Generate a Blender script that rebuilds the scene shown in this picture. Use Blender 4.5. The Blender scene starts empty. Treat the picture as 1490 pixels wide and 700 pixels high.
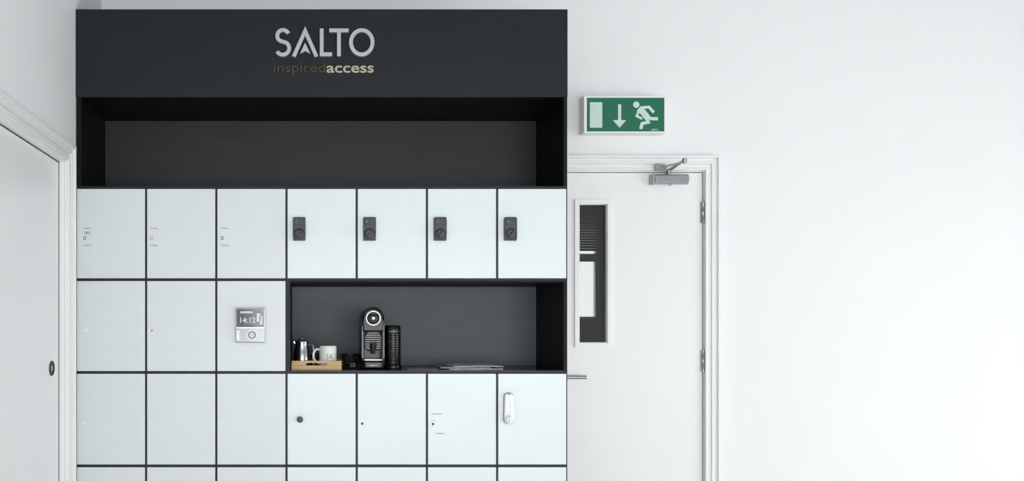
import bpy, bmesh, math, random
from mathutils import Vector, Matrix
random.seed(4)
scene = bpy.context.scene
scene.view_settings.view_transform = 'Standard'
scene.view_settings.look = 'None'
scene.view_settings.exposure = 0.0

# ------------------------------------------------------------ metres
EYE = 1.31
YF, YW = 3.94, 4.44          # cabinet front plane, back wall plane (distance from camera)
F = 1340.0
def lx(p): return (p-447)/340.0          # photo measure -> metres, cabinet front
def lz(p): return EYE+(470-p)/340.0
def wx(p, y=YW): return (p-447)*y/F
def wz(p, y=YW): return EYE+(470-p)*y/F
XL = -0.99                   # left wall
XR = 5.2
YB = -3.2
ZC = 3.15

# ------------------------------------------------------------ materials
def s2l(c):
    return tuple(((v/255)/12.92 if v/255 <= 0.04045 else ((v/255+0.055)/1.055)**2.4) for v in c)
def mat(name, rgb, rough=0.5, metal=0.0, noise=0.03, scale=8, stretch=(1,1,1), bump=0.0, coat=0.0, spec=0.5, emit=0):
    m = bpy.data.materials.new(name); m.use_nodes = True
    nt = m.node_tree; b = nt.nodes['Principled BSDF']
    c = s2l(rgb)
    b.inputs['Roughness'].default_value = rough
    b.inputs['Metallic'].default_value = metal
    b.inputs['Specular IOR Level'].default_value = spec
    b.inputs['Coat Weight'].default_value = coat
    tc = nt.nodes.new('ShaderNodeTexCoord'); mp = nt.nodes.new('ShaderNodeMapping')
    mp.inputs['Scale'].default_value = stretch
    nz = nt.nodes.new('ShaderNodeTexNoise'); nz.inputs['Scale'].default_value = scale; nz.inputs['Detail'].default_value = 4
    nt.links.new(tc.outputs['Object'], mp.inputs['Vector']); nt.links.new(mp.outputs['Vector'], nz.inputs['Vector'])
    rp = nt.nodes.new('ShaderNodeValToRGB')
    rp.color_ramp.elements[0].position = 0.3; rp.color_ramp.elements[1].position = 0.7
    rp.color_ramp.elements[0].color = tuple(v*(1-noise) for v in c)+(1,)
    rp.color_ramp.elements[1].color = tuple(min(1, v*(1+noise)) for v in c)+(1,)
    nt.links.new(nz.outputs['Fac'], rp.inputs['Fac']); nt.links.new(rp.outputs['Color'], b.inputs['Base Color'])
    if bump:
        bp = nt.nodes.new('ShaderNodeBump'); bp.inputs['Strength'].default_value = bump; bp.inputs['Distance'].default_value = 0.004
        nt.links.new(nz.outputs['Fac'], bp.inputs['Height']); nt.links.new(bp.outputs['Normal'], b.inputs['Normal'])
    return m
def glass_mat(name, tint=(1,1,1), refl=0.12):
    m = bpy.data.materials.new(name); m.use_nodes = True; nt = m.node_tree
    for n in list(nt.nodes): nt.nodes.remove(n)
    o = nt.nodes.new('ShaderNodeOutputMaterial'); mx = nt.nodes.new('ShaderNodeMixShader')
    t = nt.nodes.new('ShaderNodeBsdfTransparent'); g = nt.nodes.new('ShaderNodeBsdfGlossy')
    t.inputs['Color'].default_value = tint+(1,); g.inputs['Roughness'].default_value = 0.02
    mx.inputs[0].default_value = refl
    nt.links.new(t.outputs[0], mx.inputs[1]); nt.links.new(g.outputs[0], mx.inputs[2]); nt.links.new(mx.outputs[0], o.inputs[0])
    return m

M_wall = mat('wall_paint', (238,239,241), 0.75, noise=0.008, scale=2.5, bump=0.02)
M_ceil = mat('ceiling_paint', (186,186,188), 0.8, noise=0.01)
M_floor = mat('floor_vinyl', (226,226,224), 0.45, noise=0.05, scale=3, stretch=(1,8,1))
M_trim = mat('trim_gloss_paint', (240,240,241), 0.3, noise=0.005)
M_dleaf = mat('door_paint', (240,239,241), 0.35, noise=0.008, scale=2, stretch=(4,4,1))
M_char = mat('charcoal_laminate', (27,31,36), 0.45, noise=0.05, scale=3, stretch=(1,1,6), spec=0.28)
M_charshade = mat('charcoal_inner_shade', (13,14,16), 0.55, noise=0.05, spec=0.2)  # charcoal darkened to paint in the shade on the niche reveals
M_back = mat('charcoal_back_panel', (50,52,56), 0.5, noise=0.12, scale=5, stretch=(0.6,1,5), bump=0.05, spec=0.3)
M_back2 = mat('slate_back_panel', (96,101,108), 0.5, noise=0.07, scale=5, stretch=(0.6,1,5), bump=0.04, spec=0.3)
M_lockA = mat('locker_door_grey_white', (220,225,227), 0.35, noise=0.012, scale=3, stretch=(1,1,4))
M_lockB = mat('locker_door_cool_white', (226,234,237), 0.33, noise=0.015, scale=3, stretch=(1,1,4))
M_letter = mat('brushed_letter_metal', (196,197,198), 0.38, metal=0.6, noise=0.05, scale=40, stretch=(1,1,8))
M_gold = mat('polished_gold', (222,212,190), 0.08, metal=1.0, noise=0.02)
M_dmir = mat('mirror_dark_reflection', (108,98,82), 0.06, metal=1.0, noise=0.02)  # mirror metal, base darkened to paint in a dark reflection
M_green = mat('exit_green', (8,104,76), 0.4, noise=0.01)
M_signw = mat('exit_symbol_white', (200,224,216), 0.4, noise=0.01)
M_plast = mat('white_plastic', (238,239,240), 0.35, noise=0.005)
M_steel = mat('satin_steel', (165,166,168), 0.3, metal=0.9, noise=0.04, scale=30)
M_chrome = mat('chrome', (200,201,203), 0.07, metal=1.0, noise=0.01)
M_dchrome = mat('dark_chrome', (150,152,156), 0.2, metal=1.0, noise=0.01)
M_lockbody = mat('lock_dark_grey', (60,62,65), 0.38, metal=0.3, noise=0.03)
M_lockdk = mat('lock_black', (30,31,33), 0.35, noise=0.02)
M_black = mat('gloss_black_plastic', (10,10,11), 0.28, noise=0.02, spec=0.4)
M_mblack = mat('matte_black_plastic', (16,16,17), 0.45, noise=0.03, spec=0.4)
M_shelf = mat('black_shelf_top', (24,25,28), 0.22, noise=0.06, scale=4)
M_wood = mat('bamboo_wood', (212,172,122), 0.45, noise=0.14, scale=12, stretch=(1,6,10))
M_mug = mat('mug_ceramic', (246,245,243), 0.15, noise=0.01)
M_ink = mat('black_ink', (25,25,28), 0.5, noise=0.01)
M_blue = mat('blue_ink', (70,100,160), 0.5, noise=0.01)
M_red = mat('red_led', (226,140,130), 0.4, noise=0.01)
M_paper = mat('printed_paper', (205,206,208), 0.35, noise=0.35, scale=30)
M_paper2 = mat('glossy_grey_paper', (120,122,126), 0.2, noise=0.3, scale=22)
M_screen = mat('lcd_screen', (74,78,82), 0.1, noise=0.35, scale=35, stretch=(1,1,2))
M_tglass = mat('terminal_white_glass', (196,200,203), 0.12, noise=0.05)
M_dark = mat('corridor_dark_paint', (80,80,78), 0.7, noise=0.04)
M_blind = mat('blind_slat', (120,120,120), 0.6, noise=0.04)
M_grass = mat('grass', (92,112,70), 0.9, noise=0.3, scale=4)
M_gap = mat('dark_gap', (60,60,62), 0.8, noise=0.01)  # grey for shade painted at door gaps, and for small marks
M_glass = glass_mat('clear_glass', (0.95,0.96,0.95), 0.04)
M_wire = mat('glass_wire', (110,110,108), 0.5, metal=0.2)

# ------------------------------------------------------------ helpers
def finish(name, bm, m, parent=None, smooth=False, bevel=0, seg=2):
    bmesh.ops.recalc_face_normals(bm, faces=bm.faces)
    me = bpy.data.meshes.new(name); bm.to_mesh(me); bm.free()
    if me.vertices:
        c = Vector((0,0,0))
        mn = Vector((min(v.co[i] for v in me.vertices) for i in range(3)))
        mx = Vector((max(v.co[i] for v in me.vertices) for i in range(3)))
        c = (mn+mx)/2
        me.transform(Matrix.Translation(-c))
    ob = bpy.data.objects.new(name, me); scene.collection.objects.link(ob)
    ob.location = c
    me.materials.append(m)
    if smooth:
        for p in me.polygons: p.use_smooth = True
        es = ob.modifiers.new('es','EDGE_SPLIT'); es.split_angle = math.radians(38)
    if bevel:
        b = ob.modifiers.new('bevel','BEVEL'); b.width = bevel; b.segments = seg; b.limit_method='ANGLE'
    if parent:
        ob.parent = parent
        ob.location = c - parent.location
    return ob
def empty(name, loc):
    e = bpy.data.objects.new(name, None); e.location = loc; e.empty_display_size = 0.05
    scene.collection.objects.link(e); return e
def addbox(bm, x0,x1,y0,y1,z0,z1):
    vs = [bm.verts.new((x,y,z)) for x in (x0,x1) for y in (y0,y1) for z in (z0,z1)]
    for f in ((0,1,3,2),(4,6,7,5),(0,4,5,1),(2,3,7,6),(0,2,6,4),(1,5,7,3)):
        bm.faces.new([vs[i] for i in f])
def box(name, x0,x1,y0,y1,z0,z1, m, parent=None, bevel=0, seg=2):
    bm = bmesh.new(); addbox(bm,x0,x1,y0,y1,z0,z1)
    return finish(name,bm,m,parent,bevel=bevel,seg=seg)
def boxes(name, lst, m, parent=None, bevel=0):
    bm = bmesh.new()
    for b in lst: addbox(bm,*b)
    return finish(name,bm,m,parent,bevel=bevel)
def lathe(name, prof, c, m, parent=None, axis='Z', n=40, bevel=0, sx=1, sy=1):
    """prof: list of (r,h); axis Z up or Y (h toward -Y, i.e. toward viewer)"""
    bm = bmesh.new(); rings = []
    for r,h in prof:
        if r < 1e-6:
            co = (0,0,h); rings.append([bm.verts.new(co)])
        else:
            rings.append([bm.verts.new((r*sx*math.cos(2*math.pi*i/n), r*sy*math.sin(2*math.pi*i/n), h)) for i in range(n)])
    for a,b in zip(rings, rings[1:]):
        for i in range(n):
            j=(i+1)%n
            if len(a)==1 and len(b)==1: break
            if len(a)==1: bm.faces.new((a[0],b[i],b[j]))
            elif len(b)==1: bm.faces.new((a[i],a[j],b[0]))
            else: bm.faces.new((a[i],a[j],b[j],b[i]))
    if axis=='Y':
        for v in bm.verts: v.co = Vector((v.co.x, -v.co.z, v.co.y))
    if axis=='X':
        for v in bm.verts: v.co = Vector((v.co.z, v.co.x, v.co.y))
    for v in bm.verts: v.co += Vector(c)
    return finish(name,bm,m,parent,smooth=True,bevel=bevel)
def disc(name,c,r,d,m,parent=None,axis='Y',n=32):
    return lathe(name,[(0,0),(r,0),(r,d*0.8),(r*0.93,d),(0,d)],c,m,parent,axis,n)
def prism(name, pts, y0, y1, m, parent=None, bevel=0):
    bm = bmesh.new()
    a=[bm.verts.new((x,y0,z)) for x,z in pts]; b=[bm.verts.new((x,y1,z)) for x,z in pts]
    bm.faces.new(a); bm.faces.new(list(reversed(b)))
    n=len(pts)
    for i in range(n):
        j=(i+1)%n; bm.faces.new((a[i],a[j],b[j],b[i]))
    return finish(name,bm,m,parent,bevel=bevel)
def ribbon(bm, pts, w, y0, y1, closed=False):
    n=len(pts); L=[];R=[]
    P=[Vector(p) for p in pts]
    for i in range(n):
        if closed: d0=(P[i]-P[i-1]).normalized(); d1=(P[(i+1)%n]-P[i]).normalized()
        else:
            d1=(P[min(i+1,n-1)]-P[min(i,n-2)]).normalized(); d0=(P[max(i,1)]-P[max(i-1,0)]).normalized()
        t=(d0+d1).normalized(); nr=Vector((-t.y,t.x)); k=max(0.4,t.dot(d1))
        L.append(P[i]+nr*w/2/k); R.append(P[i]-nr*w/2/k)
    V=[[bm.verts.new((p.x,y,p.y)) for p in S] for S in (L,R) for y in (y0,y1)]
    rng = range(n if closed else n-1)
    for i in rng:
        j=(i+1)%n
        bm.faces.new((V[0][i],V[0][j],V[2][j],V[2][i])); bm.faces.new((V[1][i],V[3][i],V[3][j],V[1][j]))
        bm.faces.new((V[0][i],V[1][i],V[1][j],V[0][j])); bm.faces.new((V[2][i],V[2][j],V[3][j],V[3][i]))
    if not closed:
        for i in (0,n-1): bm.faces.new((V[0][i],V[2][i],V[3][i],V[1][i]))
def tube(name, pts, r, m, parent=None, n=10, sub=6, closed=False):
    P=[Vector(p) for p in pts]
    if sub>1 and len(P)>2:
        Q=[]; N=len(P)
        for i in range(N-1 if not closed else N):
            g=lambda k:(P[k%N] if closed else P[max(0,min(N-1,k))])
            p0,p1,p2,p3=g(i-1),g(i),g(i+1),g(i+2)
            for s in range(sub):
                t=s/sub
                Q.append(0.5*((2*p1)+(p2-p0)*t+(2*p0-5*p1+4*p2-p3)*t*t+(3*p1-p0-3*p2+p3)*t**3))
        if not closed: Q.append(P[-1])
        P=Q
    bm=bmesh.new(); rings=[]; N=len(P)
    prev=None
    for i in range(N):
        if closed: t=(P[(i+1)%N]-P[i-1]).normalized()
        else: t=(P[min(i+1,N-1)]-P[max(i-1,0)]).normalized()
        if prev is None:
            up=Vector((0,0,1)) if abs(t.z)<0.9 else Vector((1,0,0))
            u=t.cross(up).normalized()
        else: u=(prev-t*prev.dot(t)).normalized()
        prev=u; v=t.cross(u)
        rings.append([bm.verts.new(P[i]+r*(math.cos(2*math.pi*k/n)*u+math.sin(2*math.pi*k/n)*v)) for k in range(n)])
    for i in range(N if closed else N-1):
        a,b=rings[i],rings[(i+1)%N]
        for k in range(n):
            bm.faces.new((a[k],a[(k+1)%n],b[(k+1)%n],b[k]))
    if not closed: bm.faces.new(rings[0]); bm.faces.new(rings[-1])
    return finish(name,bm,m,parent,smooth=True)
def text(name, body, x0,x1,z0,z1, y, depth, m, parent=None, bold=0.0, wrap=None):
    cu=bpy.data.curves.new(name,'FONT'); cu.body=body; cu.size=1; cu.offset=bold; cu.extrude=0.5; cu.resolution_u=4
    o=bpy.data.objects.new(name,cu); scene.collection.objects.link(o)
    bpy.context.view_layer.update()
    dg=bpy.context.evaluated_depsgraph_get()
    me=bpy.data.meshes.new_from_object(o.evaluated_get(dg))
    bpy.data.objects.remove(o)
    xs=[v.co.x for v in me.vertices]; ys=[v.co.y for v in me.vertices]
    ax,bx,ay,by=min(xs),max(xs),min(ys),max(ys)
    bm=bmesh.new(); bm.from_mesh(me)
    for v in bm.verts:
        X=x0+(v.co.x-ax)/(bx-ax)*(x1-x0); Z=z0+(v.co.y-ay)/(by-ay)*(z1-z0); Y=y-(v.co.z+0.5)*depth
        if wrap:
            cx,cy,r=wrap; a=(X-cx)/r; rr=r+(y-Y)
            X=cx+rr*math.sin(a); Y=cy-rr*math.cos(a)
        v.co=Vector((X,Y,Z))
    return finish(name,bm,m,parent)

# ------------------------------------------------------------ room shell
T=0.14
DX0,DX1,DZ = 1.130, wx(1024), wz(249)       # back-wall door opening
boxes('wall_back',[(XL-T,DX0,YW,YW+T,0,ZC),(DX1,XR+T,YW,YW+T,0,ZC),(DX0,DX1,YW,YW+T,DZ,ZC)],M_wall)
LD0,LD1,LZ = 2.86,3.759,EYE+0.660
boxes('wall_left',[(XL-T,XL,YB,LD0,0,ZC),(XL-T,XL,LD1,YW,0,ZC),(XL-T,XL,LD0,LD1,LZ,ZC)],M_wall)
RW=(0.2,3.2,0.10,1.45)
boxes('wall_right',[(XR,XR+T,YB,RW[0],0,ZC),(XR,XR+T,RW[1],YW,0,ZC),(XR,XR+T,RW[0],RW[1],0,RW[2]),(XR,XR+T,RW[0],RW[1],RW[3],ZC)],M_wall)
W1=(-0.7,1.2); W2=(1.55,3.4); WZ=(0.2,1.9)
boxes('wall_front',[(XL-T,W1[0],YB-T,YB,0,ZC),(W1[1],W2[0],YB-T,YB,0,ZC),(W2[1],XR+T,YB-T,YB,0,ZC),
   (W1[0],W1[1],YB-T,YB,0,WZ[0]),(W1[0],W1[1],YB-T,YB,WZ[1],ZC),(W2[0],W2[1],YB-T,YB,0,WZ[0]),(W2[0],W2[1],YB-T,YB,WZ[1],ZC)],M_wall)
box('floor',XL-T,XR+T,YB-T,YW+T,-0.12,0,M_floor)
box('ceiling',XL-T,XR+T,YB-T,YW+T,ZC,ZC+0.12,M_ceil)
boxes('baseboard_back',[(DX1+0.075,XR,YW-0.018,YW,0,0.09)],M_trim,bevel=0.004)
boxes('baseboard_left',[(XL,XL+0.018,YB,LD0-0.08,0,0.09)],M_trim,bevel=0.004)
boxes('baseboard_right',[(XR-0.018,XR,YB,YW-0.02,0,0.09)],M_trim,bevel=0.004)
boxes('baseboard_front',[(XL+0.02,XR-0.02,YB,YB+0.018,0,0.09)],M_trim,bevel=0.004)
def window_y(name,x0,x1,z0,z1,y):
    e=empty(name,((x0+x1)/2,y,(z0+z1)/2)); w=0.05; xm=(x0+x1)/2
    boxes('frame',[(x0,x0+w,y-.07,y-.01,z0,z1),(x1-w,x1,y-.07,y-.01,z0,z1),(xm-w/2,xm+w/2,y-.07,y-.01,z0+w,z1-w),(x0+w,x1-w,y-.07,y-.01,z0,z0+w),(x0+w,x1-w,y-.07,y-.01,z1-w,z1)],M_plast,e)
    boxes('pane',[(x0+w,x1-w,y-.043,y-.037,z0+w,z1-w)],M_glass,e)
window_y('window_1',W1[0],W1[1],WZ[0],WZ[1],YB)
window_y('window_2',W2[0],W2[1],WZ[0],WZ[1],YB)
y0,y1,z0,z1=RW; w=.05; ym=(y0+y1)/2
e=empty('window_3',(XR+.04,ym,(z0+z1)/2))
boxes('frame',[(XR+.01,XR+.07,y0,y0+w,z0,z1),(XR+.01,XR+.07,y1-w,y1,z0,z1),(XR+.01,XR+.07,ym-w/2,ym+w/2,z0+w,z1-w),(XR+.01,XR+.07,y0+w,y1-w,z0,z0+w),(XR+.01,XR+.07,y0+w,y1-w,z1-w,z1)],M_plast,e)
box('pane',XR+.037,XR+.043,y0+w,y1-w,z0+w,z1-w,M_glass,e)

# ------------------------------------------------------------ corridor beyond door
CY=7.3; CW=2.31
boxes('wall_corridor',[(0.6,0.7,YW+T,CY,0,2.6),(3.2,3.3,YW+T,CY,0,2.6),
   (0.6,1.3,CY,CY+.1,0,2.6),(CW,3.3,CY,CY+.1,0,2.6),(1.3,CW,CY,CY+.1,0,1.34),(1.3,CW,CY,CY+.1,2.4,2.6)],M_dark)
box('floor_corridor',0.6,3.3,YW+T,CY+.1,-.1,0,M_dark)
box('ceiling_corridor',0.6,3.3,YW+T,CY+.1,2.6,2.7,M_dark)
e=empty('window_4',(1.78,CY,1.9))
boxes('frame',[(1.3,1.33,CY+.02,CY+.07,1.34,2.4),(CW-.02,CW,CY+.02,CY+.07,1.34,2.4),(1.33,CW-.02,CY+.02,CY+.07,1.34,1.36),(1.33,CW-.02,CY+.02,CY+.07,1.80,1.86),(1.33,CW-.02,CY+.02,CY+.07,2.35,2.4)],M_plast,e)
bm=bmesh.new()
for i in range(24):
    z=1.88+i*0.021; addbox(bm,1.32,CW-.01,CY-.03,CY-.004,z,z+0.018)
finish('window_blind',bm,M_blind)
box('ground',-12,16,CY+.5,50,-.3,-.2,M_grass)
bm=bmesh.new()
for i in range(60):
    x=-1+i*0.14; r=0.5+random.random()*.18
    bmesh.ops.create_icosphere(bm,subdivisions=2,radius=r,matrix=Matrix.Translation((x,16+random.random()*.6,0.55+random.random()*.1))@Matrix.Diagonal((1,1,1.3,1)))
for v in bm.verts: v.co+=Vector((random.uniform(-.04,.04),)*3)
finish('garden_hedge',bm,M_grass)

# ------------------------------------------------------------ back door
d=empty('door_1',((DX0+DX1)/2,YW,0))
lx0,lx1,lzt=1.144,wx(1022),wz(251.5)
VX0,VX1,VZ0,VZ1=wx(842),wx(884.5),wz(500),wz(296)
YD=YW+0.004
boxes('leaf',[(lx0,VX0,YD,YD+.044,0.006,lzt),(VX1,lx1,YD,YD+.044,0.006,lzt),(VX0,VX1,YD,YD+.044,0.006,VZ0),(VX0,VX1,YD,YD+.044,VZ1,lzt)],M_dleaf,d)
boxes('jamb_lining',[(DX1-.001,DX1+.004,YD,YW+T,0,DZ),(DX0,DX0+.012,YD,YW+T,0,DZ),(DX0,DX1,YD,YW+T,DZ-.004,DZ)],M_trim,d)
boxes('door_stop',[(lx1-.012,DX1,YD+.05,YD+.07,0,DZ),(DX0,lx0+.012,YD+.05,YD+.07,0,DZ),(DX0,DX1,YD+.05,YD+.07,lzt-.012,DZ)],M_gap,d)  # stop coloured dark to paint the shadow line around the leaf
ox0,ox1,oz0,oz1=wx(836),wx(889.5),wz(505.5),wz(290)
def ring(name,a0,a1,c0,c1,b0,b1,e0,e1,ya,yb,m,par,bev=.001):
    return boxes(name,[(a0,b0,ya,yb,c0,c1),(b1,a1,ya,yb,c0,c1),(b0,b1,ya,yb,c0,e0),(b0,b1,ya,yb,e1,c1)],m,par,bev)
ring('glazing_bead',ox0,ox1,oz0,oz1,VX0+.003,VX1-.003,VZ0+.003,VZ1-.003,YD-.010,YD,M_trim,d)
ring('glazing_inner_bead',VX0,VX1,VZ0,VZ1,VX0+.006,VX1-.006,VZ0+.006,VZ1-.006,YD,YD+.018,M_trim,d)
box('wired_glass',VX0+.001,VX1-.001,YD+.019,YD+.025,VZ0+.001,VZ1-.001,M_glass,d)
bm=bmesh.new(); x=VX0+.008
while x<VX1-.004:
    addbox(bm,x,x+.0004,YD+.0177,YD+.0181,VZ0+.004,VZ1-.004); x+=.0125
z=VZ0+.01
while z<VZ1-.004:
    addbox(bm,VX0+.004,VX1-.004,YD+.0177,YD+.0181,z,z+.0004); z+=.0125
finish('glass_wire_grid',bm,M_wire,d)
def arch(y0,x0,x1,name):
    t0=DZ+(x0-DX1); t1=DZ+(x1-DX1)
    boxes(name,[(x0,x1,y0,YW,0,t1),(1.118,x0,y0,YW,t0,t1)],M_trim,d,.002)
arch(YW-.018,DX1+.002,DX1+.011,'architrave_inner_bead')
arch(YW-.010,DX1+.011,DX1+.032,'architrave_flat')
arch(YW-.018,DX1+.032,DX1+.044,'architrave_mid_mould')
arch(YW-.013,DX1+.044,DX1+.060,'architrave_step')
arch(YW-.024,DX1+.060,DX1+.073,'architrave_outer_bead')
for i,py in enumerate((309,525)):
    zc=wz(py)
    lathe('hinge_barrel_%d'%i,[(0,-.052),(.006,-.052),(.0062,-.02),(.0055,-.019),(.0062,-.018),(.0062,.018),(.0055,.019),(.0062,.02),(.006,.052),(0,.052)],(lx1+.002,YD-.006,zc),M_steel,d,n=16)
    boxes('hinge_plate_%d'%i,[(lx1-.010,lx1+.002,YD-.003,YD,zc-.05,zc+.05)],M_steel,d)
zc=wz(549,4.39)
disc('lever_rose',(1.205,YD,zc),.026,.009,M_steel,d)
tube('lever_handle',[(1.205,YD,zc),(1.205,YD-.035,zc),(1.210,YD-.052,zc),(1.235,YD-.056,zc),(1.33,YD-.056,zc)],.0095,M_steel,d,n=16)
# door closer
c=empty('door_closer',(wx(975),YW,wz(260)))
yb=YD-.046
box('closer_body',wx(953,4.40),wx(1003,4.40),yb,YD-.004,wz(267,4.40),wz(254,4.40),M_steel,c,.006,3)
box('closer_backplate',wx(949.5,4.43),wx(1003,4.43),YD-.005,YD,wz(268,4.43),wz(253,4.43),M_steel,c,.002)
box('closer_end_cap',wx(949.5,4.40),wx(955,4.40),yb+.003,YD-.004,wz(268,4.40),wz(253,4.40),M_steel,c,.004,3)
px_=wx(974,4.41); pz=wz(254,4.41)
lathe('closer_pinion',[(0,0),(.009,0),(.009,.012),(.012,.013),(.012,.02),(0,.021)],(px_,YD-.024,pz-.002),M_steel,c,n=20)
disc('closer_valve',(wx(975,4.40),yb+.004,wz(268.5,4.40)),.006,.008,M_steel,c)
el=Vector((wx(996,4.20),4.20,wz(233.5,4.20)))
def bar(name,p,q,w,h,m,par):
    p=Vector(p);q=Vector(q);t=(q-p).normalized();u=t.cross(Vector((0,0,1))).normalized();v=t.cross(u)
    bm=bmesh.new(); V=[]
    for P in (p,q):
        for a_,b_ in ((-1,-1),(1,-1),(1,1),(-1,1)): V.append(bm.verts.new(P+u*w/2*a_+v*h/2*b_))
    bm.faces.new(V[:4]);bm.faces.new(V[4:][::-1])
    for i in range(4): bm.faces.new((V[i],V[(i+1)%4],V[4+(i+1)%4],V[4+i]))
    return finish(name,bm,m,par,bevel=.0015)
bar('closer_main_arm',(px_,YD-.024,pz+.020),el+Vector((0,0,.002)),.018,.006,M_steel,c)
sh=Vector((wx(962,4.40),YW-.04,wz(243.5,4.40)))
bar('closer_fore_arm',el+Vector((0,0,-.006)),sh,.014,.006,M_steel,c)
lathe('closer_elbow',[(0,-.012),(.010,-.012),(.011,.006),(.008,.010),(0,.010)],tuple(el),M_steel,c,n=20)
box('closer_shoe',wx(952,4.42),wx(968,4.42),YW-.045,YW-.018,wz(247,4.42),wz(243,4.42),M_steel,c,.002)
box('closer_shoe_plate',wx(953,4.42),wx(967,4.42),YW-.030,YW-.024,wz(249,4.42),wz(239,4.42),M_steel,c,.001)

# ------------------------------------------------------------ left door
d2=empty('door_2',(XL,(LD0+LD1)/2,0))
XD=-1.013
box('leaf',XD-.04,XD,LD0+.004,LD1-.004,0.006,LZ-.004,M_dleaf,d2)
boxes('jamb_lining',[(XL-T,XL,LD1-.003,LD1,0,LZ),(XL-T,XL,LD0,LD0+.003,0,LZ),(XL-T,XL,LD0,LD1,LZ-.003,LZ)],M_trim,d2)
boxes('door_gap_shadow',[(XD-.02,XD+.0015,LD1-.0075,LD1-.003,0,LZ),(XD-.02,XD+.0015,LD0,LD1,LZ-.0075,LZ-.003)],M_gap,d2)  # added dark strips painting the shadow in the gap around the leaf
def arch2(xd,o0,o1,name):
    boxes(name,[(XL,XL+xd,LD1+o0,LD1+o1,0,LZ+o1),(XL,XL+xd,LD0-o1,LD0-o0,0,LZ+o1),(XL,XL+xd,LD0-o0,LD1+o0,LZ+o0,LZ+o1)],M_trim,d2,.002)
arch2(.012,.0,.010,'architrave_inner_bead')
arch2(.017,.010,.030,'architrave_flat')
arch2(.012,.030,.036,'architrave_groove')
arch2(.022,.036,.058,'architrave_step')
arch2(.030,.058,.075,'architrave_outer_bead')
yc=XD*F/(75-447)*1.0; zc=EYE+(470-536)*yc/F
bm=bmesh.new()
def oval(rz,ry,n=32): return [(ry*math.cos(2*math.pi*i/n), rz*math.sin(2*math.pi*i/n)) for i in range(n)]
rg=[]
for (ry,rz,xx) in ((.036,.030,0),(.036,.030,.003),(.029,.024,.003),(.027,.022,.001)):
    rg.append([bm.verts.new((XD+xx,yc+p[0],zc+p[1])) for p in oval(rz,ry)])
for a_,b_ in zip(rg,rg[1:]):
    for i in range(32): bm.faces.new((a_[i],a_[(i+1)%32],b_[(i+1)%32],b_[i]))
bm.faces.new(rg[-1])
finish('flush_pull',bm,M_mblack,d2)
lathe('flush_pull_cup',[(0,0.0012),(.012,.0012),(.012,.002),(.009,.0024),(0,.0024)],(XD,yc,zc),M_steel,d2,axis='X',n=28)

# ------------------------------------------------------------ exit sign
s=empty('exit_sign',(wx(908),YW,wz(168)))
ys=4.38
sx0,sx1,sz0,sz1=wx(849,ys),wx(968.5,ys),wz(194,ys),wz(139.5,ys)
box('housing',sx0,sx1,ys,YW,sz0,sz1,M_plast,s,.005,3)
gx0,gx1,gz0,gz1=wx(853.5,ys),wx(966,ys),wz(191.5,ys),wz(142.5,ys)
ring('face_frame',sx0+.001,sx1-.001,sz0+.001,sz1-.001,gx0,gx1,gz0,gz1,ys-.005,ys,M_plast,s,.001)
box('green_face',gx0,gx1,ys-.002,ys,gz0,gz1,M_green,s)
yf=ys-.002; yk=ys-.0035
def q(px,py): return (wx(px,ys),wz(py,ys))
prism('door_symbol',[q(858,149),q(876,149),q(876,186),q(858,186)],yf,yk,M_signw,s)
prism('arrow_symbol',[q(899,152),q(903.5,152),q(903.5,175),q(911,175),q(901.2,186),q(891.5,175),q(899,175)],yf,yk,M_signw,s)
bm=bmesh.new()
S=ys/F
ribbon(bm,[q(929,158),q(935,163),q(942,172)],9*S,yf,yk)
ribbon(bm,[q(932,157),q(944,156),q(951,164)],4*S,yf,yk-.0002)
ribbon(bm,[q(930,160),q(926,169),q(934,173)],3.6*S,yf,yk-.0001)
ribbon(bm,[q(940,170),q(948,173),q(957,173)],4.6*S,yf,yk-.0003)
ribbon(bm,[q(940,171),q(943,178),q(934,180),q(932,188)],4.6*S,yf,yk-.0004)
finish('running_figure_symbol',bm,M_signw,s)
disc('running_figure_head',(q(925.5,152.5)[0],yf,q(925.5,152.5)[1]),4.6*S,.0018,M_signw,s)
text('sign_small_print','a/PRO',wx(947,ys),wx(957,ys),wz(190.5,ys),wz(187.5,ys),yf,.001,M_signw,s)

# ------------------------------------------------------------ locker cabinet
L=empty('locker_cabinet',(lx(467),4.2,0))
cx0,cx1=lx(109.5),lx(825.5)
YK=4.425
cols=[(lx(112+102.15*k),lx(112+102.15*k+99)) for k in range(7)]
rows=[(lz(405),lz(275)),(lz(540),lz(409)),(lz(676),lz(544)),(lz(812),lz(680)),(.085,lz(816))]
yb_=YF+.002
boxes('side_panels',[(cx0,lx(112)-.001,yb_,YK,0,lz(141)),(lx(824)+.001,cx1,yb_,YK,0,lz(141))],M_char,L)
boxes('fascia_board',[(cx0,cx1,YF-.004,YF+.018,lz(141.5),lz(14))],M_char,L,.001)
boxes('top_board',[(cx0,cx1,YF+.018,YK,lz(14)-.02,lz(14)-.001),(cx0,cx0+.018,YF+.018,YK,lz(141),lz(14)-.02),(cx1-.018,cx1,YF+.018,YK,lz(141),lz(14)-.02)],M_char,L)
boxes('niche_lining',[(lx(112),lx(118),YF+.001,YK-.01,lz(271),lz(141.5)),(lx(820),lx(824),YF+.001,YK-.01,lz(271),lz(141.5)),(lx(118),lx(820),YF+.018,YK-.01,lz(141),lz(141)+.018)],M_charshade,L)
box('back_panel',cx0,cx1,YK-.01,YK+.01,0,lz(14)-.002,M_back,L)
box('coffee_niche_back_panel',lx(422)+.002,lx(820)-.001,YK-.013,YK-.0102,lz(540)+.002,lz(411)-.001,M_back2,L)
sh=[]
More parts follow.
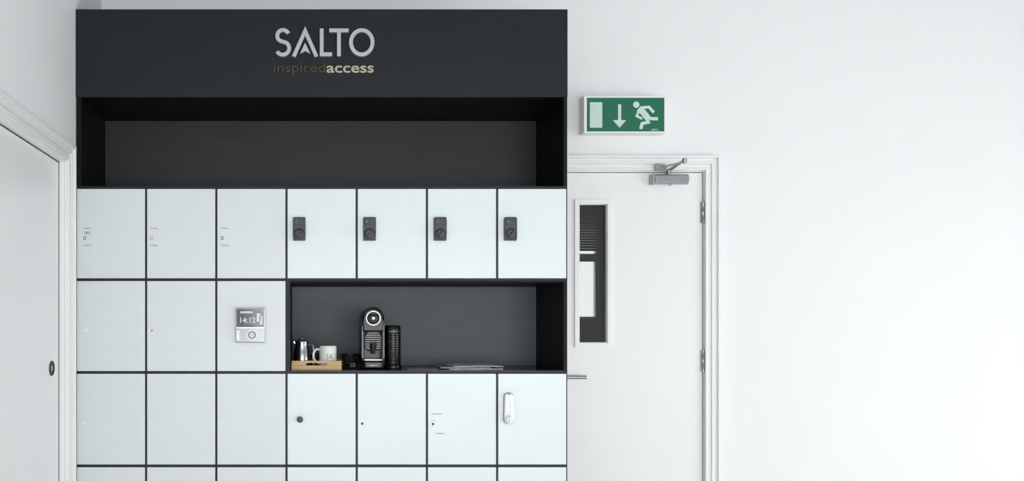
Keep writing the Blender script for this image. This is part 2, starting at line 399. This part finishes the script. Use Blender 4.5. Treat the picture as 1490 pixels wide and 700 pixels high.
edges=[(lz(275)+.001,lz(271)),(lz(409)+.001,lz(405)-.001),(lz(544)+.001,lz(540)),(lz(680)+.001,lz(676)-.001),(lz(816)+.001,lz(812)-.001)]
for i,(a_,b_) in enumerate(edges): sh.append((lx(112),lx(824),yb_,YK-.01,a_,b_))
sh.append((lx(112),lx(824),yb_,YK-.01,.06,.084))
boxes('shelf_boards',sh,M_char,L)
box('plinth',cx0+.02,cx1-.02,YF+.04,YF+.06,0,.06,M_charshade,L)
dv=[]
for ri,(z0,z1) in enumerate(rows):
    for k in range(1,7):
        if ri==1 and k>3: continue
        xa,xb=cols[k-1][1]+.001,cols[k][0]-.001
        if ri==1 and k==3: xb=lx(422)
        dv.append((xa,xb,yb_,YK-.01,z0-.001,z1+.001))
boxes('dividers',dv,M_char,L)
boxes('coffee_niche_lining',[(lx(422),lx(422)+.001,YF+.004,YK-.01,rows[1][0],rows[1][1]),(lx(820),lx(824),YF+.001,YK-.01,lz(540),lz(409)),(lx(422)+.001,lx(820),YF+.004,YK-.01,lz(411),lz(409))],M_charshade,L)
box('coffee_shelf_top',lx(422)+.001,lx(820),YF+.004,YK-.01,lz(540),lz(540)+.001,M_shelf,L)
SH=lz(540)+.001
for ri,(z0,z1) in enumerate(rows):
    for k,(x0,x1) in enumerate(cols):
        if ri==1 and k>2: continue
        box('locker_door_%d_%d'%(ri+1,k+1),x0,x1,YF,YF+.018,z0,z1,M_lockA if k<3 else M_lockB,L,.0012)
for k,ox in enumerate((0,97,200)):
    text('door_label_%d'%k,'Customer',lx(122+ox),lx(133+ox),lz(358),lz(355.5),YF,.0004,M_blue,L)
    box('door_label_line_%d'%k,lx(122+ox),lx(132+ox),YF-.0004,YF,lz(332.6),lz(332),M_gap,L)
    ring('reader_mark_%d'%k,lx(121.5+ox),lx(125+ox),lz(349),lz(344),lx(122.2+ox),lx(124.3+ox),lz(348.2),lz(344.8),YF-.0005,YF,M_red if k==1 else M_gap,L,0)
text('door_number','001',lx(123.5),lx(131),lz(341),lz(337),YF,.0005,M_ink,L)
for i,(px,py,r,m) in enumerate(((124,481,2.6,M_plast),(221,481,1.8,M_red),(123,616,2.2,M_plast),(219,616,1.5,M_plast),(323,616,1.5,M_plast),(527,616.5,1.8,M_lockdk),(630,617,1.8,M_lockdk))):
    disc('indicator_%d'%i,(lx(px),YF,lz(py)),r/340,.002,m,L,n=20)
box('door_label_line_a',lx(628),lx(644),YF-.0004,YF,lz(602.6),lz(602),M_gap,L)
box('door_label_line_b',lx(627),lx(634),YF-.0004,YF,lz(612.4),lz(612),M_gap,L)
text('door_label_c','Customer',lx(634),lx(647),lz(632),lz(629),YF,.0004,M_blue,L)

# ------------------------------------------------------------ company sign
G=empty('company_logo_sign',(lx(472),YF,lz(75)))
y1=YF-.0045; y0=y1-.014
P=lambda x,y:(lx(x),lz(y))
W=5.4/340
def arc(cx,cy,r,a0,a1,n=16,ry=None):
    ry=ry or r
    return [P(cx+r*math.cos(math.radians(a0+(a1-a0)*i/n)),cy+ry*math.sin(math.radians(a0+(a1-a0)*i/n))) for i in range(n+1)]
bm=bmesh.new()
ribbon(bm,arc(412,54,8.4,-25,-240,22)[:]+arc(411.5,72,9.4,-60,150,22),W,y0,y1)
finish('letter_s',bm,M_letter,G)
bm=bmesh.new(); ribbon(bm,[P(427.5,84),P(444,47),P(460.5,84)],W,y0,y1); finish('letter_a',bm,M_letter,G)
prism('letter_a_arrow',[P(444,64),P(451.5,80),P(444,76),P(436.5,80)][::-1],y0,y1,M_letter,G)
bm=bmesh.new(); ribbon(bm,[P(468,43.5),P(468,80.8),P(483,80.8)],W,y0,y1); finish('letter_l',bm,M_letter,G)
bm=bmesh.new(); ribbon(bm,[P(479,46.2),P(507,46.2)],W,y0,y1); ribbon(bm,[P(493,48.9),P(493,83.5)],W,y0,y1); finish('letter_t',bm,M_letter,G)
bm=bmesh.new(); ribbon(bm,[P(526+15.6*math.cos(2*math.pi*i/48),63.5+17.6*math.sin(2*math.pi*i/48)) for i in range(48)],W,y0,y1,closed=True); finish('letter_o',bm,M_letter,G)
text('strapline_light','inspired',lx(398.5),lx(473),lz(110.5),lz(92.5),y1,.006,M_dmir,G)
text('strapline_bold','access',lx(475),lx(543.5),lz(107),lz(96.5),y1,.006,M_gold,G,bold=.016)

# ------------------------------------------------------------ cam locks
for k,px in enumerate((435.5,537.5,640,742)):
    n=empty('combination_lock',(lx(px),YF,lz(334)))
    x=lx(px); yf=YF
    prism('body',[(x-.026,lz(350.5)),(x+.026,lz(350.5)),(x+.027,lz(340)),(x+.027,lz(318)),(x+.024,lz(316.5)),(x-.024,lz(316.5)),(x-.027,lz(318)),(x-.027,lz(340))],yf-.018,yf,M_lockbody,n,.003)
    box('top_cap',x-.022,x+.022,yf-.0205,yf-.018,lz(328),lz(319),M_lockbody,n,.002)
    lathe('dial_ring',[(0,0),(.0235,0),(.0235,.004),(.021,.005),(0,.005)],(x,yf-.018,lz(341)),M_lockdk,n,'Y',36)
    lathe('dial_knob',[(0,0),(.0185,0),(.018,.006),(.016,.008),(0,.008)],(x,yf-.023,lz(341)),M_lockbody,n,'Y',36)
    a_=math.radians(45); u=Vector((math.cos(a_),math.sin(a_))); v=Vector((-u.y,u.x)); C=Vector((x,lz(341)))
    prism('dial_grip',[tuple(C+u*.019*i+v*w_*j) for i,j,w_ in ((-1,-1,.003),(1,-1,.005),(1,1,.005),(-1,1,.003))],yf-.041,yf-.031,M_lockdk,n,.0015)
    disc('status_led',(x-.012,yf-.0205,lz(323)),.002,.001,M_steel,n,n=12)

# knob
n=empty('cabinet_knob',(lx(436.5),YF,lz(610)))
lathe('knob',[(0,0),(.009,0),(.008,.008),(.0125,.013),(.0135,.020),(.011,.025),(0,.026)],(lx(436.5),YF,lz(610)),M_lockdk,n,'Y',32)
disc('knob_key_face',(lx(436.5),YF-.0255,lz(610)),.004,.002,M_lockdk,n)

# keypad lock
n=empty('keypad_lock',(lx(739.5),YF,lz(593)))
x=lx(739.5)
pts=[]
for i in range(13):
    a_=math.pi*i/12; pts.append((x+.020*math.cos(a_),lz(577)+.018*math.sin(a_)))
for i in range(13):
    a_=math.pi+math.pi*i/12; pts.append((x+.023*math.cos(a_),lz(610)+.020*math.sin(a_)))
prism('body',pts,YF-.016,YF,M_steel,n,.003)
pts2=[(x+(a-x)*.78,lz(593)+(b-lz(593))*.93) for a,b in pts]
prism('face_plate',pts2,YF-.0185,YF-.016,M_plast,n,.001)
for r in range(5):
    for c_ in range(2):
        disc('key_%d_%d'%(r,c_),(x-.0075+.015*c_,YF-.0185,lz(577+r*5.6)),.0042,.002,M_steel,n,n=16)
lathe('turn_knob',[(0,0),(.0165,0),(.0165,.010),(.014,.014),(0,.014)],(x,YF-.0185,lz(609.5)),M_plast,n,'Y',32)
lathe('turn_knob_ring',[(.0168,0),(.019,0),(.019,.004),(.0168,.004)],(x,YF-.0185,lz(609.5)),M_steel,n,'Y',32)
box('turn_knob_grip',x-.0025,x+.0025,YF-.038,YF-.0325,lz(609.5)-.012,lz(609.5)+.012,M_steel,n,.001)
box('brand_plate',x-.007,x+.007,YF-.0192,YF-.0185,lz(573.5),lz(572.3),M_ink,n)

# touch terminal
n=empty('touch_terminal',(lx(364.5),YF,lz(473)))
box('housing',lx(343),lx(386),YF-.016,YF,lz(498.5),lz(448),M_steel,n,.003,3)
box('screen',lx(344.5),lx(384.5),YF-.018,YF-.016,lz(476),lz(449.5),M_screen,n,.0008)
box('card_reader_glass',lx(344),lx(385.5),YF-.0185,YF-.016,lz(497.5),lz(478),M_tglass,n,.001)
text('screen_clock','14:12',lx(350),lx(372),lz(470),lz(462),YF-.018,.0004,M_plast,n)
for i,(a_,b_,c_,d_) in enumerate(((374,379,456,468),(378,382,460,472),(350,368,453,456))):
    box('screen_icon_%d'%i,lx(a_),lx(b_),YF-.0184,YF-.018,lz(d_),lz(c_),M_tglass,n)
for i,r in enumerate((7.5,5.2)):
    lathe('reader_ring_%d'%i,[((r-1)/340,0),(r/340,0),(r/340,.001),((r-1)/340,.001)],(lx(367),YF-.0184,lz(487.5)),M_plast if i==0 else M_gap,n,'Y',40)
box('reader_strip',lx(344.5),lx(349),YF-.0192,YF-.0185,lz(495),lz(481),M_plast,n)

# ------------------------------------------------------------ serving tray
n=empty('serving_tray',(.04,4.12,SH))
tx0,tx1,ty0,ty1=-.069,.150,4.00,4.24
box('base',tx0+.008,tx1-.008,ty0+.008,ty1-.008,SH,SH+.008,M_wood,n)
def traywall(name,y,yy):
    H=.040
    zb=SH; zt=SH+H; xm=(tx0+tx1)/2; hw=.045; s0=zb+.020; s1=zb+.031
    bm=bmesh.new()
    addbox(bm,tx0,tx1,min(y,yy),max(y,yy),zb,s0)
    addbox(bm,tx0,xm-hw,min(y,yy),max(y,yy),s0,s1)
    addbox(bm,xm+hw,tx1,min(y,yy),max(y,yy),s0,s1)
    addbox(bm,tx0+.004,tx1-.004,min(y,yy),max(y,yy),s1,zt)
    finish(name,bm,M_wood,n,bevel=.0015)
traywall('front_wall',ty0,ty0+.008); traywall('rear_wall',ty1-.008,ty1)
for nm,xa in (('left_wall',tx0),('right_wall',tx1-.008)):
    prism2=bmesh.new(); addbox(prism2,xa,xa+.008,ty0+.008,ty1-.008,SH,SH+.04); finish(nm,prism2,M_wood,n,bevel=.0015)
TB=SH+.008
cx,cy=-.024,4.10
n=empty('milk_jug',(cx,cy,TB))
lathe('body',[(0,0),(.034,0),(.036,.004),(.037,.03),(.034,.07),(.029,.098),(.031,.114),(.0295,.114),(.027,.098),(.032,.07),(.035,.03),(.033,.006),(0,.006)],(cx,cy,TB),M_dchrome,n)
lathe('lid',[(0,.112),(.029,.112),(.030,.116),(.022,.122),(.008,.124),(.006,.130),(0,.131)],(cx,cy,TB),M_steel,n)
tube('handle',[(cx+.030,cy-.008,TB+.100),(cx+.048,cy-.014,TB+.098),(cx+.052,cy-.016,TB+.070),(cx+.048,cy-.014,TB+.035),(cx+.034,cy-.008,TB+.028)],.004,M_steel,n)
prism('spout',[(cx-.031,TB+.100),(cx-.040,TB+.116),(cx-.028,TB+.115)],cy-.008,cy+.008,M_dchrome,n,.001)
cx,cy=.028,4.17
n=empty('espresso_cup',(cx,cy,TB))
lathe('cup',[(0,0),(.020,0),(.024,.004),(.027,.06),(.0255,.06),(.022,.006),(0,.006)],(cx,cy,TB),M_dchrome,n)
cx,cy=.092,4.09
n=empty('coffee_mug',(cx,cy,TB))
r=.038
lathe('body',[(0,.003),(r-.006,.003),(r-.005,0),(r-.003,0),(r,.006),(r,.093),(r-.0015,.095),(r-.0035,.093),(r-.0035,.008),(r-.008,.005),(0,.005)],(cx,cy,TB),M_mug,n,n=56)
tube('handle',[(cx-r+.003,cy-.006,TB+.078),(cx-r-.014,cy-.010,TB+.080),(cx-r-.026,cy-.013,TB+.062),(cx-r-.024,cy-.012,TB+.038),(cx-r-.010,cy-.009,TB+.022),(cx-r+.003,cy-.006,TB+.020)],.005,M_mug,n,n=14)
text('logo_print','SALT',cx-.008,cx+.042,TB+.038,TB+.060,cy,.0003,M_ink,n,wrap=(cx,cy,r))

# ------------------------------------------------------------ coffee machine
cx=.292; yf=4.06
n=empty('coffee_machine',(cx,4.2,SH))
box('base',cx-.047,cx+.047,yf+.03,4.36,SH,SH+.018,M_black,n,.006,3)
box('drip_tray',cx-.043,cx+.043,yf,yf+.12,SH,SH+.040,M_black,n,.010,4)
boxes('drip_grille',[(cx-.038,cx+.038,yf+.008+i*.012,yf+.014+i*.012,SH+.040,SH+.0425) for i in range(9)],M_dchrome,n)
text('name_print','magimix',cx-.018,cx+.018,SH+.013,SH+.022,yf,.0005,M_plast,n)
prism('rear_column',[(cx-.048,SH+.018),(cx+.048,SH+.018),(cx+.049,SH+.10),(cx+.048,SH+.20),(cx-.048,SH+.20),(cx-.049,SH+.10)],yf+.10,4.33,M_black,n,.008)
pts=[(cx+.047,SH+.165),(cx+.049,SH+.215)]
for i in range(1,16):
    a_=math.pi*i/16; pts.append((cx+.049*math.cos(a_),SH+.222+.050*math.sin(a_)))
pts+=[(cx-.049,SH+.215),(cx-.047,SH+.165)]
prism('head',pts,yf+.01,4.28,M_black,n,.008)
lathe('cap_ring',[(.028,0),(.033,0),(.034,.005),(.032,.008),(.029,.008),(.028,0)],(cx,yf+.012,SH+.226),M_dchrome,n,'Y',48)
lathe('cap_face',[(0,0),(.027,0),(.026,.004),(.015,.007),(0,.008)],(cx,yf+.012,SH+.226),M_black,n,'Y',48)
tube('lever_handle',[(cx-.044,yf+.03,SH+.205),(cx-.043,yf,SH+.232),(cx-.028,yf-.010,SH+.262),(cx,yf-.014,SH+.272),(cx+.028,yf-.010,SH+.262),(cx+.043,yf,SH+.232),(cx+.044,yf+.03,SH+.205)],.004,M_black,n,n=12)
disc('cap_button',(cx,yf+.003,SH+.226),.006,.004,M_dchrome,n)
prism('cap_grip',[(cx-.020,SH+.243),(cx+.020,SH+.243),(cx+.014,SH+.252),(cx-.014,SH+.252)],yf-.004,yf+.010,M_black,n,.002)
pts=[]
for i in range(17):
    a_=math.pi*i/16; pts.append((cx+.038*math.cos(a_),SH+.135+.034*math.sin(a_)))
for i in range(9):
    a_=math.pi+math.pi*i/8; pts.append((cx+.038*math.cos(a_),SH+.098+.018*math.sin(a_)))
prism('front_plate',pts,yf+.028,yf+.10,M_mblack,n,.003)
for i in range(8):
    z=SH+.090+i*.0098
    if z<SH+.135: w_=.036
    else: w_=.037*math.sqrt(max(.05,1-((z-SH-.135)/.034)**2))
    box('front_rib_%d'%i,cx-w_,cx+w_,yf+.021,yf+.030,z,z+.0042,M_dchrome,n,.002,3)
lathe('spout',[(0,0),(.009,0),(.010,.012),(.014,.030),(.016,.046),(0,.046)],(cx,yf+.018,SH+.120-.052),M_black,n,n=24)
for sg in (-1,1):
    box('side_trim_%d'%(sg+1),cx+sg*.048-.0012,cx+sg*.048+.0012,yf+.018,yf+.028,SH+.05,SH+.205,M_dchrome,n,.001)
boxes('side_cheeks',[(cx-.0475,cx-.038,yf+.022,yf+.12,SH+.035,SH+.175),(cx+.038,cx+.0475,yf+.022,yf+.12,SH+.035,SH+.175)],M_black,n,.003)
# frother
cx,cy=.383,4.13
n=empty('milk_frother',(cx,cy,SH))
prof=[(0,0),(.040,0),(.041,.004),(.040,.014),(.036,.018),(.0365,.020)]
prof+=[(.0365,.075)]
z=.078
for i in range(8):
    prof+=[(.0372,z),(.0372,z+.006),(.0350,z+.008),(.0350,z+.0095)]; z+=.0105
prof+=[(.0372,.165),(.0375,.168),(.0375,.176),(.036,.188),(.032,.194),(0,.195)]
lathe('body',prof,(cx,cy,SH),M_black,n,n=48)
lathe('lid_ring',[(.0378,0),(.0385,.002),(.0378,.004)],(cx,cy,SH+.164),M_chrome,n,n=48)
disc('power_button',(cx,cy-.0362,SH+.045),.008,.003,M_mblack,n)
box('frother_label',cx-.008,cx+.008,cy-.0385,cy-.035,SH+.028,SH+.031,M_lockbody,n)
# cable bundle
n=empty('power_cable',(.19,4.22,SH))
for j in range(3):
    pts=[]
    for i in range(9):
        a_=2*math.pi*i/9+j*.7
        pts.append((.196+(.034+.006*j)*math.cos(a_)*random.uniform(.75,1.05),4.17+.03*math.sin(a_)+.012*j,SH+.040+.032*math.sin(a_*2+j)*random.uniform(.6,1)))
    tube('coil_%d'%j,pts,.0045,M_mblack,n,closed=True,n=8)
tube('coil_tail',[(.17,4.16,SH+.006),(.20,4.14,SH+.007),(.225,4.17,SH+.02),(.243,4.22,SH+.03)],.004,M_mblack,n,n=8)
tube('coil_lead',[(.17,4.20,SH+.006),(.185,4.22,SH+.035),(.21,4.24,SH+.050),(.242,4.26,SH+.04)],.0045,M_mblack,n,n=8)
box('plug_body',.188,.222,4.13,4.165,SH,SH+.03,M_mblack,n,.006,3)
# magazines
def sheet(name,x0,x1,y0,y1,z,th,rot,curl,m,par):
    bm=bmesh.new(); N=14; cxx,cyy=(x0+x1)/2,(y0+y1)/2; T_=[];B_=[]
    for i in range(N+1):
        for j in (0,1):
            x=x0+(x1-x0)*i/N; y=(y0,y1)[j]; t=i/N
            h=curl*(max(0,math.sin(t*math.pi))**1.2)*(0.5+0.5*j)
            dx,dy=x-cxx,y-cyy
            X=cxx+dx*math.cos(rot)-dy*math.sin(rot); Y=cyy+dx*math.sin(rot)+dy*math.cos(rot)
            B_.append(bm.verts.new((X,Y,z+h))); T_.append(bm.verts.new((X,Y,z+h+th)))
    for i in range(N):
        a_=2*i
        bm.faces.new((T_[a_],T_[a_+2],T_[a_+3],T_[a_+1])); bm.faces.new((B_[a_],B_[a_+1],B_[a_+3],B_[a_+2]))
        bm.faces.new((B_[a_],B_[a_+2],T_[a_+2],T_[a_])); bm.faces.new((B_[a_+1],T_[a_+1],T_[a_+3],B_[a_+3]))
    for e_ in (0,2*N): bm.faces.new((B_[e_],T_[e_],T_[e_+1],B_[e_+1]))
    return finish(name,bm,m,par,smooth=True)
n=empty('magazine_stack',(.73,4.2,SH))
sheet('magazine_bottom',.61,.85,4.05,4.33,SH,.004,.10,.0,M_paper,n)
sheet('magazine_middle',.60,.82,4.06,4.34,SH+.0045,.004,-.08,.002,M_paper2,n)
sheet('magazine_top',.64,.86,4.05,4.33,SH+.011,.003,.04,.004,M_paper,n)
n=empty('leaflet',(.5,4.1,SH))
sheet('leaflet_sheet',.445,.575,4.03,4.18,SH,.0012,-.05,0,M_paper2,n)

# ------------------------------------------------------------ lights
def area(name,loc,rot,sx,sy,p,col):
    l=bpy.data.lights.new(name,'AREA'); l.shape='RECTANGLE'; l.size=sx; l.size_y=sy; l.energy=p; l.color=col
    o=bpy.data.objects.new(name,l); o.location=loc; o.rotation_euler=rot; scene.collection.objects.link(o)
area('window_daylight',((W1[0]+W1[1])/2,YB-.25,(WZ[0]+WZ[1])/2),(math.radians(90),0,0),1.9,1.7,112,(.992,.995,1))
area('window_daylight.001',((W2[0]+W2[1])/2,YB-.25,(WZ[0]+WZ[1])/2),(math.radians(90),0,0),1.85,1.7,116,(.992,.995,1))
area('window_daylight.002',(XR+.25,(RW[0]+RW[1])/2,(RW[2]+RW[3])/2),(math.radians(90),0,math.radians(90)),3.0,1.35,94,(.996,.998,1))
w=bpy.data.worlds.new('sky'); scene.world=w; w.use_nodes=True
bg=w.node_tree.nodes['Background']; bg.inputs[0].default_value=(.94,.97,1,1); bg.inputs[1].default_value=1.05

# ------------------------------------------------------------ camera
cam=bpy.data.cameras.new('camera'); co=bpy.data.objects.new('camera',cam); scene.collection.objects.link(co)
co.location=(0,0,EYE); co.rotation_euler=(math.radians(90),0,0)
cam.sensor_fit='HORIZONTAL'; cam.sensor_width=36; cam.lens=36*F/1490
cam.shift_x=(745-447)/1490; cam.shift_y=(470-350)/1490
cam.clip_start=.05
scene.camera=co
